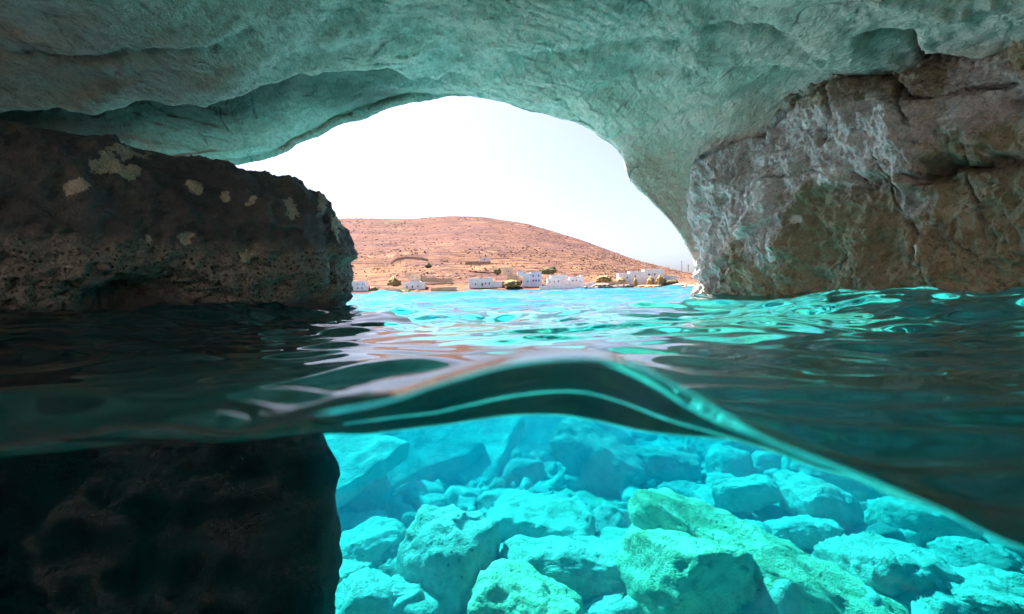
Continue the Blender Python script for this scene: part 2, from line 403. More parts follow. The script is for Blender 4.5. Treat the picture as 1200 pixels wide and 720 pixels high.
def build_sea():
    lx, lz = [], []
    for px, py in LINE:
        q = P(px, py, PORT_Y); lx.append(q[0]); lz.append(q[2])
    lx = np.array(lx); lz = np.array(lz)
    # smooth dense profile of the near wave's top
    dens = np.linspace(0, len(lx) - 1, 400); dx = cat(lx[:, None], dens)[:, 0]; dz = cat(lz[:, None], dens)[:, 0]
    nc = 560; k = 4.2
    s = np.linspace(-1, 1, nc); sh = np.sinh(k * s) / math.sinh(k)
    nfar = 700
    yfar = PORT_Y * np.exp(np.linspace(0, math.log(420 / PORT_Y), nfar))
    rows = []
    def prof(x):
        z = np.interp(x, dx, dz)
        fade = np.exp(-np.maximum(0, np.abs(x) - 0.45) ** 2 / 0.5)
        return 0.02 + (z - 0.02) * fade
    def top(x, y, res):
        a = prof(x)
        drop = 0.46 + 0.1 * sstep(0.1, 0.3, x)             # how far behind the crest the wave has fallen off
        t = np.clip((y - PORT_Y) / drop, 0, 1)
        f = 0.5 + 0.5 * np.cos(math.pi * t)
        # low ribs running along the back of the crest
        rib = 0.0065 * np.sin((y - PORT_Y) * 62 - 5.0 * x + 0.8) * np.sin(math.pi * np.clip(t, 0, 1)) * sstep(0.0, 0.08, t)
        trough = 0.035 * np.exp(-((y - 0.76) / 0.26) ** 2) * np.exp(-((x + .08) / 0.38) ** 2)
        return a * f + sea_height(x, y, res) * sstep(0.0, 0.5, t) + rib + trough
    width = lambda y: (y + 1.6) * 2.6
    FLOOR = -0.42
    def trench(x, y):
        side = 1 - sstep(2.2, 3.6, np.abs(x))
        back = 1 - sstep(-3.2, -0.6, -np.abs(y)) if False else sstep(-3.4, -0.9, y)
        return side * back
    # behind the camera: a long smooth trough
    for y in np.concatenate([-9 - 3 * np.arange(26, 0, -1) ** 1.5, np.linspace(-9, 0.185, 70)]):
        x = width(PORT_Y) * sh; t = trench(x, np.full_like(x, y))
        z = sea_height(x, np.full_like(x, y) + 0, np.full_like(x, 0.12)) * (1 - t) + FLOOR * t
        rows.append(np.stack([x, np.full_like(x, y), z], 1))
    # the steep face of the wave
    x = width(PORT_Y) * sh; t = trench(x, np.full_like(x, 0.19))
    zt = top(x, np.full_like(x, PORT_Y), np.full_like(x, 0.02))
    zb = sea_height(x, np.full_like(x, 0.185), np.full_like(x, 0.12)) * (1 - t) + FLOOR * t
    lip = 0.0015
    for a in np.concatenate([np.linspace(0.04, .9, 16), 1 - .1 * .5 ** np.arange(1, 9), [1.0]]):
        rows.append(np.stack([x, np.full_like(x, PORT_Y - 0.0012), zb + (zt - lip - zb) * a], 1))
    for a in (0.3, 0.6, 0.8, 0.93):
        th = a * math.pi / 2
        rows.append(np.stack([x, np.full_like(x, PORT_Y - 0.0012 + 0.0012 * (1 - math.cos(th))), zt - lip + lip * math.sin(th)], 1))
    for i, y in enumerate(yfar):
        x = width(y) * sh; dxr = np.gradient(x)
        res = np.maximum(np.maximum(dxr * 1.0, 0.0096 * y), 0.01)
        res = np.maximum(0.0096 * y, np.minimum(dxr, 0.5 * y))
        z = top(x, np.full_like(x, y), np.maximum(res, 0.01))
        rows.append(np.stack([x, np.full_like(x, y), z], 1))
    g = np.array(rows); nr = len(g)
    f = grid_faces(nr, nc)
    v = g.reshape(-1, 3)
    # closed below: sides and floor of the water body
    border = np.concatenate([np.arange(nc), np.arange(1, nr) * nc + nc - 1, (nr - 1) * nc + np.arange(nc - 2, -1, -1), np.arange(nr - 2, 0, -1) * nc])
    bv = v[border].copy(); bv[:, 2] = -45
    n0 = len(v); nb = len(border); v = np.concatenate([v, bv, [[0, 150, -45]]])
    i = np.arange(nb); j = (i + 1) % nb
    fs = np.stack([border[i], n0 + i, n0 + j, border[j]], 1)
    f3 = np.stack([n0 + j, n0 + i, np.full(nb, n0 + nb)], 1)
    me = mesh_from('water', v, np.concatenate([f, fs]), f3)
    obj('water', me, M['water'], kind='structure')
build_sea()

# ----------------------------------------------------------------------------
# cave ceiling with the right-hand springing of the arch
# ----------------------------------------------------------------------------
lip = [(-9.5, 5.6, -1.2), (-8.0, 6.0, 0.7), P(60, 225, 6.4), P(290, 187, 6.5), P(350, 164, 6.6), P(430, 131, 6.8), P(530, 111, 7.1), P(605, 122, 7.1),
       P(680, 149, 7.2), P(724, 174, 7.3), P(742, 212, 7.35), P(788, 263, 7.35), P(812, 298, 7.4), P(826, 340, 7.35), (3.2, 7.3, -0.45), (4.8, 7.2, -0.5)]
lip = np.array([np.array(q, float) for q in lip])
slB = np.array([(-9.5, 4.4, -1.2), (-8, 4.9, .9), (-5.6, 5.3, 1.75), (-3.4, 5.5, 1.95), (-2.6, 5.6, 2.06), (-1.7, 5.8, 2.26), (-.7, 5.9, 2.42), (.15, 6.0, 2.38),
       (.95, 6.3, 2.25), (1.75, 6.7, 2.08), (2.3, 7.0, 1.75), (2.6, 7.1, 1.2), (2.75, 7.2, .7), (2.95, 7.0, .1), (3.4, 6.9, -.45), (5.0, 6.8, -.5)], float)
slC = np.array([(-9.5, 2.6, -1.2), (-8, 3.2, 1.2), (-5.5, 4.0, 1.95), (-3.6, 4.3, 2.05), (-2.6, 4.4, 2.12), (-1.6, 4.5, 2.20), (-.6, 4.5, 2.3), (.3, 4.6, 2.3),
       (1.3, 4.9, 2.24), (2.4, 5.2, 2.08), (3.4, 5.2, 1.95), (4.3, 5.6, 1.7), (4.9, 5.9, 1.1), (5.2, 6.0, .2), (5.4, 6.2, -.7), (6, 6.5, -.8)], float)
def flat(y, zs, xr): return np.array([(x, y, z) for x, z in zip(xr, zs)], float)
XR = (-9.5, -8, -5.5, -3.7, -2.6, -1.6, -.6, .4, 1.6, 2.8, 3.8, 4.8, 5.4, 5.7, 5.9, 6.2)
slD = flat(2.6, (-1.2, 1.2, 1.95, 2.1, 2.15, 2.2, 2.25, 2.25, 2.15, 1.95, 1.7, 1.6, 1.0, .2, -.7, -.8), XR)
slE = flat(0.4, (-1.2, 1.1, 1.95, 2.15, 2.25, 2.3, 2.35, 2.3, 2.2, 2.0, 1.75, 1.5, 1.0, .2, -.7, -.8), XR)
slF = flat(-1.4, (-1.2, 1.3, 2.4, 2.9, 3.1, 3.1, 3.1, 3.0, 2.9, 2.5, 2.2, 1.9, 1.2, .3, -.7, -.8), XR)
slG = flat(-2.4, (-1.2, 2.4, 4.4, 5, 5.4, 5.4, 5.4, 5.2, 5, 4.6, 4, 3.2, 2.2, 1.0, -.6, -.8), XR)  # roof opened here, out of view, to let sky light in
# outside of the arch, leaning back, and the top of the headland
out1 = lip + np.array([0, .12, .28]); out1[:, 2] = np.where(lip[:, 2] < 0, lip[:, 2], out1[:, 2]); out1[9:14, 0] += .3
out2 = lip + np.array([0, -.4, 1.5]); out2[9:, 0] += 1.2; out2[14:, 2] = (0.4, 0.3)
out3 = np.stack([np.array(XR) * 1.3, np.full(16, 3.0), np.array((1.5, 4, 5, 5.5, 5.8, 6, 6, 6, 5.8, 5.6, 5.4, 5.2, 5, 4, 3, 2.))], 1)
out4 = np.stack([np.array(XR) * 1.4, np.full(16, -4.0), np.array((1.5, 4, 6, 6.5, 6.8, 7, 7, 7, 6.8, 6.6, 6.4, 6.2, 6, 5, 4, 3.))], 1)
NET = np.array([slG, slF, slE, slD, slC, slB, lip, out1, out2, out3, out4])

def build_ceiling():
    tv = np.concatenate([np.linspace(0, 3, 70)[:-1], np.linspace(3, 6, 330)[:-1], np.linspace(6, 7, 60)[:-1], np.linspace(7, 10, 40)])
    tu = np.concatenate([np.linspace(0, 2, 40)[:-1], np.linspace(2, 13, 640)[:-1], np.linspace(13, 15, 40)])
    g = cat(NET, tv); g = np.swapaxes(cat(np.swapaxes(g, 0, 1), tu), 0, 1)
    nrm = grid_normals(g)                                   # which way is the cave?
    c = g[250, 350]; 
    if (nrm[250, 350] * np.array([0, 0, -1])).sum() < 0: nrm = -nrm
    px, py, dep = proj(g)
    front = sstep(0.8, 2.0, dep) * (tv <= 6.4)[:, None]
    d = 0.20 * fbm(g, 1.7, 3) + 0.045 * fbm(g, 0.6, 5, .45, 3.1)
    ca, sa = math.cos(.65), math.sin(.65)
    rot = np.stack([(g[..., 0] * ca - g[..., 1] * sa) * 0.42, g[..., 0] * sa + g[..., 1] * ca, g[..., 2] * 1.4], -1)
    d += 0.011 * fbm(rot, 0.2, 4, .65, 9.0) + 0.008 * fbm(g, 0.08, 3, .6, 4.0)
    # bedding: shallow uneven steps that run across the roof
    for (ang, gap, amp, o_) in ((.95, .34, .012, 21.0), (.80, .13, .006, 33.0)):
        al = g[..., 0] * math.cos(ang + math.pi / 2) + g[..., 1] * math.sin(ang + math.pi / 2)
        tq = al / gap + 1.1 * fbm(rot, .8, 4, .55, o_); tf = tq - np.floor(tq)
        d += amp * (sstep(0.0, 0.05, tf) - tf) * front * sstep(-.12, .25, fbm(g, .9, 3, .55, o_ + 44))
    d -= 0.02 * np.clip(noise(g / .11 + 5) * 2.2 - .55, 0, 1) * front
    keep = np.where((tv > 5.85) & (tv < 6.3), 0.55, 1.0)[:, None]
    d = d * keep
    # overhanging edges: nearer rock hangs lower than what lies beyond the edge
    darkening = np.zeros_like(d)
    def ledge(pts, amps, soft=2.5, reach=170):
        nonlocal d, darkening
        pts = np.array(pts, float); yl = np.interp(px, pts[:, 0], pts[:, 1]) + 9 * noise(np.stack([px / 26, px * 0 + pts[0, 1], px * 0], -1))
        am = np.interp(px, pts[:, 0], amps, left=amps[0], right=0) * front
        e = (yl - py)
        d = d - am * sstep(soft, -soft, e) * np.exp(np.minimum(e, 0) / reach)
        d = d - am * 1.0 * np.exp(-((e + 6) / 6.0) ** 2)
        darkening = np.maximum(darkening, np.clip(am * 4, 0, 1) * np.where(e < 3, np.exp(-((e + 30) / 26.0) ** 2), 0))  # dark band beyond each edge stands in for the overhang's shade
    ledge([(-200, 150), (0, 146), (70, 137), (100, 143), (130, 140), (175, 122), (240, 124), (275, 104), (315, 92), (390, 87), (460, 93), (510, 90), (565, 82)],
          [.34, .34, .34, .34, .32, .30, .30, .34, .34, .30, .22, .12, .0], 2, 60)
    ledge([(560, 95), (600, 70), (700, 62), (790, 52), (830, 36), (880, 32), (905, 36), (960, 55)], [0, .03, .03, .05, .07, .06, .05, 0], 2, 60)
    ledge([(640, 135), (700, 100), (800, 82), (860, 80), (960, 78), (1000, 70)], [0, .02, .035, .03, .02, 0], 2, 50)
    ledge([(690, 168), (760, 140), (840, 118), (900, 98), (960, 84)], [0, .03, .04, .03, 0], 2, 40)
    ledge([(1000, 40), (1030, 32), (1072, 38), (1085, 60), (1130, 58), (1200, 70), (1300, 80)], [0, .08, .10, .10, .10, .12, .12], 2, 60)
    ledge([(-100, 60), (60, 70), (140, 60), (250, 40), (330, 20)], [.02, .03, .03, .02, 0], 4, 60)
    # right side: rougher lumps
    rr = sstep(930, 1100, px) * front
    d += rr * (0.07 * ridged(g, 0.5, 5, .5, 5.5) + 0.02)
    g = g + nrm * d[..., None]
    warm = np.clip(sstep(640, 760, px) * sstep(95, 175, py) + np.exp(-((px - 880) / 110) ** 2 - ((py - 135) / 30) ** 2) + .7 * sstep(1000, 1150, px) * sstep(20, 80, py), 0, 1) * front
    me = mesh_from('cave_ceiling', g, grid_faces(*g.shape[:2]), attrs=dict(warm=warm, darkening=darkening))
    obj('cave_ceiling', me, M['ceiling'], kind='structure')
build_ceiling()

# ----------------------------------------------------------------------------
# right cave wall
# ----------------------------------------------------------------------------
def polydist(px, py, pts):
    pts = np.array(pts, float); best = np.full(px.shape, 1e9)
    for a, b in zip(pts[:-1], pts[1:]):
        ab = b - a; t = np.clip(((px - a[0]) * ab[0] + (py - a[1]) * ab[1]) / (ab @ ab), 0, 1)
        best = np.minimum(best, np.hypot(px - a[0] - t * ab[0], py - a[1] - t * ab[1]))
    return best

def build_wall():
    plan = np.array([(6.5, 6.6), (4.4, 7.1), (2.75, 7.35), (2.34, 6.95), (2.68, 6.2), (3.15, 5.2), (3.68, 4.0), (4.2, 2.4), (4.6, 0), (4.7, -4), (3.5, -8.5)])
    ts = np.concatenate([np.linspace(0, 2, 40)[:-1], np.linspace(2, 6.4, 560)[:-1], np.linspace(6.4, 10, 70)])
    pl = cat(plan, ts)
    prof = np.array([(1.6, -0.55), (0.9, -0.55), (0.25, -0.5), (0.05, -0.35), (0.0, -0.12), (0, .3), (0, .9), (0.02, 1.5), (0.10, 2.0), (0.3, 2.5), (0.8, 2.9)])
    pr = cat(prof, np.concatenate([np.linspace(0, 3, 60)[:-1], np.linspace(3, 9, 330)[:-1], np.linspace(9, 10, 12)]))
    tan = np.gradient(pl, axis=0); nin = np.stack([tan[:, 1], -tan[:, 0]], 1); nin /= np.linalg.norm(nin, axis=1)[:, None]
    if nin[300, 0] > 0: nin = -nin                              # towards the cave
    g = np.zeros((len(pr), len(pl), 3))
    g[..., :2] = pl[None] - nin[None] * pr[:, :1, None]; g[..., 2] = pr[:, 1:2]
    nrm = np.zeros_like(g); nrm[..., :2] = nin[None]
    px, py, dep = proj(g); front = sstep(1.0, 2.0, dep)
    wp = np.stack([px / 100, py / 100, np.zeros_like(px)], -1)
    wob = 16 * noise(wp * 2.1); wob2 = 16 * noise(wp * 2.1 + 40)
    X, Y = px + wob, py + wob2
    d = 0.26 * fbm(g, 1.0, 4, .5, 2.0) + 0.06 * ridged(g, .55, 4, .5, 7.0) + 0.03 * fbm(g, .2, 4, .6, 1.0) + .028 * ridged(g, .17, 4, .6, 1.5) + 0.010 * fbm(g, .05, 3, .6)
    for (s_, k_, a_, o_) in ((.55, 4.0, .028, 70.), (.22, 4.0, .014, 81.)):
        tq = fbm(g, s_, 4, .5, o_) * k_; tf = tq - np.floor(tq); d += a_ * (np.floor(tq) + sstep(.0, .22, tf))
    d += .05 * ridged(g * [1, 1, .6], .33, 4, .55, 17.0)
    darkening = np.zeros_like(d)
    # the upper belt of hard, crusted rock stands proud of the brown wall below it
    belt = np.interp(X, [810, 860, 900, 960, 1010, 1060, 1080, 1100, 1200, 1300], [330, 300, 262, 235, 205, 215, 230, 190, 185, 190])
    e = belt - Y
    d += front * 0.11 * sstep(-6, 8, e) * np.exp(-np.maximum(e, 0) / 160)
    darkening = np.maximum(darkening, 0.7 * np.exp(-((e + 9) / 9) ** 2) * sstep(1000, 1060, X))  # darker strip just below the belt's edge
    # a rounded nose of rock (1075, 200)
    d += front * 0.28 * np.exp(-((px - 1078) / 30) ** 2 - ((py - 165) / 55) ** 2)
    d += front * 0.14 * np.exp(-((px - 985) / 45) ** 2 - ((py - 130) / 28) ** 2)
    d += front * 0.12 * np.exp(-((px - 1150) / 60) ** 2 - ((py - 140) / 35) ** 2)
    # joints and cracks
    for pts, wdt, dep_ in [([(1040, 180), (1052, 225), (1070, 262), (1083, 300), (1092, 335), (1100, 360)], 2.5, .09),
                           ([(1088, 275), (1125, 280), (1150, 310), (1160, 345)], 1.6, .03),
                           ([(1145, 165), (1148, 215), (1152, 240)], 3, .07), ([(975, 345), (985, 300), (1005, 278)], 2.2, .025),
                           ([(820, 190), (900, 150), (960, 112), (1010, 92), (1060, 92), (1095, 120), (1130, 112), (1200, 100)], 4, .12),
                           ([(1080, 210), (1130, 200), (1200, 190), (1300, 190)], 6, .18), ([(985, 105), (990, 140), (975, 165)], 4, .08),
                           ([(1060, 95), (1085, 130), (1098, 170)], 5, .14), ([(905, 215), (960, 200), (1030, 215)], 3, .05)]:
        q = polydist(X + 5 * noise(wp * 9), Y + 5 * noise(wp * 9 + 7), pts); wdt = wdt * (.55 + .9 * np.abs(noise(wp * 3 + 3))); dep_ = dep_ * np.clip(.7 + 1.6 * noise(wp * 2.2 + 90), .1, 1.2); d -= front * dep_ * np.exp(-(q / wdt) ** 2)
        darkening = np.maximum(darkening, np.clip(np.max(dep_) * 9, 0, 1) * np.exp(-(q / (wdt * 1.1)) ** 2) * np.clip(.5 + 1.5 * noise(wp * 4 + 20), .15, 1))  # darker along each crack
    # hollows at the foot
    d -= front * 0.16 * np.exp(-((px - 950) / 22) ** 2 - ((py - 325) / 22) ** 2)
    d -= front * 0.12 * np.exp(-((px - 985) / 16) ** 2 - ((py - 300) / 26) ** 2)
    d -= 1.3 * np.maximum(g[..., 2] - np.interp(px, [800, 850, 960], [1.6, 1.72, 2.3]), 0) * front
    edge = sstep(2.1, 3.2, ts)[None]
    g = g + nrm * (d * (0.75 + 0.25 * edge))[..., None]
    g[..., 2] += 0.03 * fbm(g, .3, 3, .5, 31.0)
    bl = lambda cx, cy, rx, ry: np.exp(-((X - cx) / rx) ** 2 - ((Y - cy) / ry) ** 2)
    crust = np.clip(bl(850, 200, 60, 60) + bl(940, 175, 80, 40) + bl(1030, 160, 70, 40) + 1.2 * bl(826, 250, 30, 85) + .8 * bl(1170, 110, 60, 45) + .6 * bl(1080, 235, 22, 35)
                    + .9 * bl(905, 265, 22, 45), 0, 1) * front
    white = np.clip(bl(905, 232, 14, 42) + bl(880, 262, 9, 36) + bl(975, 205, 28, 16) + bl(938, 255, 10, 9) + bl(918, 300, 8, 22) + .8 * bl(825, 275, 10, 60)
                    + bl(1083, 300, 4, 30) + .7 * bl(1075, 230, 8, 22), 0, 1) * front
    tan_ = np.clip(bl(945, 255, 42, 40) + .8 * bl(1010, 290, 60, 50) + .7 * bl(1180, 290, 60, 45), 0, 1) * front
    teal = np.clip(bl(935, 196, 32, 7) + .7 * bl(970, 310, 40, 28) + .5 * bl(880, 275, 40, 40), 0, 1) * front
    me = mesh_from('cave_wall', g, grid_faces(*g.shape[:2]), attrs=dict(crust=crust, white=white, tan=tan_, teal=teal, darkening=darkening * front))
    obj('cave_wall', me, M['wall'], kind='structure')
build_wall()

# unseen pale cliff added behind the camera to bounce sunlight onto wall and boulder
def build_bounce_cliff():
    u = np.linspace(-1, 1, 160); t = np.linspace(0, 1, 110)
    Ug, Tg = np.meshgrid(u, t)
    g = np.stack([Ug * 15, -8.5 + 3.0 * Ug ** 2 - 2.4 * Tg, -4 + 13 * Tg], -1)
    g[..., 1] += 1.1 * fbm(g, 3.0, 4) + .25 * ridged(g, .9, 4)
    obj('bounce_cliff', mesh_from('bounce_cliff', g, grid_faces(*g.shape[:2])), mat_plain('bounce_limestone', (0.46, 0.42, 0.37), (0.34, 0.31, 0.28), .9, .9, .1), kind='structure')
build_bounce_cliff()

# ----------------------------------------------------------------------------
# big dark boulder on the left
# ----------------------------------------------------------------------------
def build_boulder():
    C0 = np.array([-4.6, 4.9])
    # plan outlines (counter-clockwise from the tip) at several heights
    base = np.array([(-1.50, 5.10), (-2.0, 4.62), (-2.5, 4.12), (-2.95, 3.5), (-3.5, 2.9), (-4.4, 2.4), (-6.0, 2.2), (-7.6, 3.4), (-7.8, 5.2), (-6.4, 6.2), (-4.5, 6.3), (-2.8, 6.2), (-1.75, 5.75)])
    def outline(dtip, dface, k=1.0):
        o = C0 + (base - C0) * k
        o = o.copy(); o[0] += (dtip, 0); o[1] += (dface * .7, -dface * .7); o[2] += (dface * .7, -dface * .7); o[3] += (dface * .7, -dface * .7); o[4] += (dface * .5, -dface * .8); o[12] += (dtip * .8, 0)
        return o
    lv = [(-3.6, .0, .0, 1.03), (-2.8, .16, .10, 1.02), (-2.0, .22, .14, 1.0), (-1.2, .20, .12, 1.0), (-.6, .04, .04, 1.0), (-.2, -.08, -.02, 1.0), (.05, -.08, -.08, 1), (.3, -.05, .02, 1), (.55, -.03, .10, 1),
          (.75, -.03, .12, 1.0), (.92, -.08, .10, .98), (1.05, -.16, .02, .95), (1.17, -.42, -.14, .88), (1.26, -.7, -.3, .72), (1.30, -.6, -.2, .4), (1.31, 0, 0, .02)]
    na = 720
    th = np.linspace(0, 2 * math.pi, na, endpoint=False)
    rad = []
    for z, dt, df, k in lv:
        o = outline(dt, df, k); o2 = np.concatenate([o, o, o]); 
        dense = cat(o2, 2400)[800:1620] - C0
        a = np.unwrap(np.arctan2(dense[:, 1], dense[:, 0])); r = np.hypot(dense[:, 0], dense[:, 1])
        a = np.mod(a, 2 * math.pi); od = np.argsort(a); a = a[od]; r = r[od]
        rad.append(np.interp(th, np.concatenate([a - 2 * math.pi, a, a + 2 * math.pi]), np.concatenate([r, r, r])))
    rad = np.array(rad); zz = np.array([l[0] for l in lv])
    nz = 300
    tz = np.concatenate([np.linspace(0, 4, 70)[:-1], np.linspace(4, 13, 220)[:-1], np.linspace(13, 15, 20)])
    r = cat(rad, tz); z = cat(zz[:, None], tz)[:, 0]
    g = np.stack([C0[0] + r * np.cos(th), C0[1] + r * np.sin(th), np.repeat(z[:, None], na, 1)], -1)
    g[..., 2] += .13 * sstep(-2.2, -3.4, g[..., 0]) * sstep(.4, 1.0, g[..., 2])
    nrm = grid_normals(g, True)
    o = g - np.array([C0[0], C0[1], 0.0]); 
    if (nrm[100] * o[100]).sum() < 0: nrm = -nrm
    nrm[-4:] = (0, 0, 1)
    px, py, dep = proj(g)
    d = 0.12 * fbm(g, 1.0, 3, .5, 12) + 0.065 * ridged(g, .5, 5, .5, 2) + 0.03 * ridged(g, .14, 4, .6, 5) + 0.007 * fbm(g, .045, 2, .6)
    # facets running down to the right on the face
    tq = (g[..., 0] * .9 + g[..., 2] * 1.2 + .25 * fbm(g, .5, 3, .5, 8)) * 2.2; tf = tq - np.floor(tq)
    d += .06 * (sstep(0, .25, tf) - tf)
    for (s_, k_, a_, o_) in ((.45, 4.0, .014, 70.), (.18, 4.0, .007, 81.)):
        tq = fbm(g, s_, 4, .5, o_) * k_; tf = tq - np.floor(tq); d += a_ * (np.floor(tq) + sstep(.0, .22, tf))
    # pitted belt, hollow at the foot
    zb = g[..., 2]
    pit = np.clip(noise(g / .05) * 2.4 - .2, 0, 1) * np.exp(-((zb - .2) / .22) ** 2)
    d -= .07 * pit
    fr = sstep(.5, 1.5, dep)
    d -= fr * .30 * np.exp(-((px - 165) / 60) ** 2 - ((py - 352) / 26) ** 2)
    d += fr * .07 * np.exp(-((px - 60) / 60) ** 2 - ((py - 320) / 22) ** 2)
    d *= np.clip((1.33 - zb) / .15, .25, 1)
    d *= 1 - .45 * sstep(-.1, -.6, zb)
    g = g + nrm * d[..., None]
    wob = noise(np.stack([px / 22, py / 22, px * 0], -1)) * 6
    bl = lambda cx, cy, rx, ry: np.exp(-(((px + wob - cx) / rx) ** 2 + ((py + wob - cy) / ry) ** 2))
    patch = np.clip(1.15 * (bl(120, 201, 20, 10) + bl(155, 206, 17, 9) + bl(226, 222, 12, 8) + bl(263, 232, 7, 7) + .9 * bl(85, 222, 22, 10) + bl(292, 241, 9, 5) + bl(284, 301, 10, 12)
                    + bl(338, 247, 14, 14) * .8 + bl(376, 240, 8, 14) + bl(398, 262, 9, 28) * .9 + bl(215, 277, 14, 9) * .8 + bl(172, 279, 6, 5) + bl(384, 310, 4, 8) + bl(393, 232, 5, 10)
                    + .9 * bl(150, 188, 40, 4)), 0, 1) * fr
    belt = np.exp(-((zb - .26 - .06 * noise(g / .5)) / .2) ** 2) + .45 * np.exp(-((zb - .5) / .18) ** 2)
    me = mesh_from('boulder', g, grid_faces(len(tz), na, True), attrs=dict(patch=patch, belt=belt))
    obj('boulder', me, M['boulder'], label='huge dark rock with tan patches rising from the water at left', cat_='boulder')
build_boulder()

# ----------------------------------------------------------------------------
# seabed
# ----------------------------------------------------------------------------
def floor_z(x, y):
    x = np.asarray(x, float); y = np.asarray(y, float)
    z = -2.75 - 1.6 * sstep(11, 40, y) - 8 * sstep(40, 150, y) + 11.0 * sstep(190, 300, y)
    z = z + .05 * (x - 1) * 0
    p = np.stack([x, y, 0 * x], -1)
    return z + .22 * fbm(p, 2.6, 3)
def build_seabed():
    nc, nr = 420, 420
    y = np.concatenate([np.linspace(-9, 4, 40)[:-1], 4 * np.exp(np.linspace(0, math.log(310 / 4), nr))])
    s = np.linspace(-1, 1, nc); sh = np.sinh(3 * s) / math.sinh(3)
    Yg = np.repeat(y[:, None], nc, 1); Xg = (np.maximum(Yg, 0) + 6) * 2.2 * sh[None]
    Z = floor_z(Xg, Yg); p = np.stack([Xg, Yg, Z], -1)
    cell = ridged(p, .55, 3, .5, 2.2)
    p[..., 2] += np.where(Yg < 40, .10 * cell + .05 * fbm(p, .2, 3), 0)
    me = mesh_from('seabed', p, grid_faces(*p.shape[:2]))
    obj('seabed', me, M['seabed'], kind='structure')
build_seabed()

# underwater rocks --------------------------------------------------------------
import bmesh
def ico(sub):
    bm = bmesh.new(); bmesh.ops.create_icosphere(bm, subdivisions=sub, radius=1.0)
    v = np.array([q.co[:] for q in bm.verts]); f = np.array([[q.index for q in t.verts] for t in bm.faces]); bm.free(); return v, f
ICO = {k: ico(k) for k in (3, 4, 5, 6)}
def rock_mesh(name, size, seed, sub=5, blocky=.5, rough=1.0):
    """an angular boulder: a ball cut by random planes, then worn and pitted"""
    r = np.random.default_rng(seed); v, f = ICO[sub]; v = v.copy()
    n = r.normal(size=(16, 3)); n /= np.linalg.norm(n, axis=1)[:, None]
    n = np.concatenate([n, np.eye(3), -np.eye(3)]); dd = np.concatenate([r.uniform(.66, .97, 16), r.uniform(.5, .85, 6)])
    if blocky < .3: dd = np.minimum(dd + .18, 1)
    for q, e in zip(n, dd):
        s = v @ q; over = np.maximum(s - e, 0); v = v - over[:, None] * q * .72
    v = v / np.abs(v).max(0)
    size = np.array(size) / 2; w = v * size
    nn = v / np.linalg.norm(v, axis=1)[:, None]; sc_ = size.mean(); o = r.uniform(0, 50, 3)
    w += nn * (rough * sc_ * (.18 * fbm(w / sc_, .9, 3, .5, o) + .10 * ridged(w / sc_, .5, 5, .6, o + 9) + .055 * fbm(w / sc_, .2, 4, .65, o)))[:, None]
    return mesh_from(name, w, np.zeros((0, 4)), f)

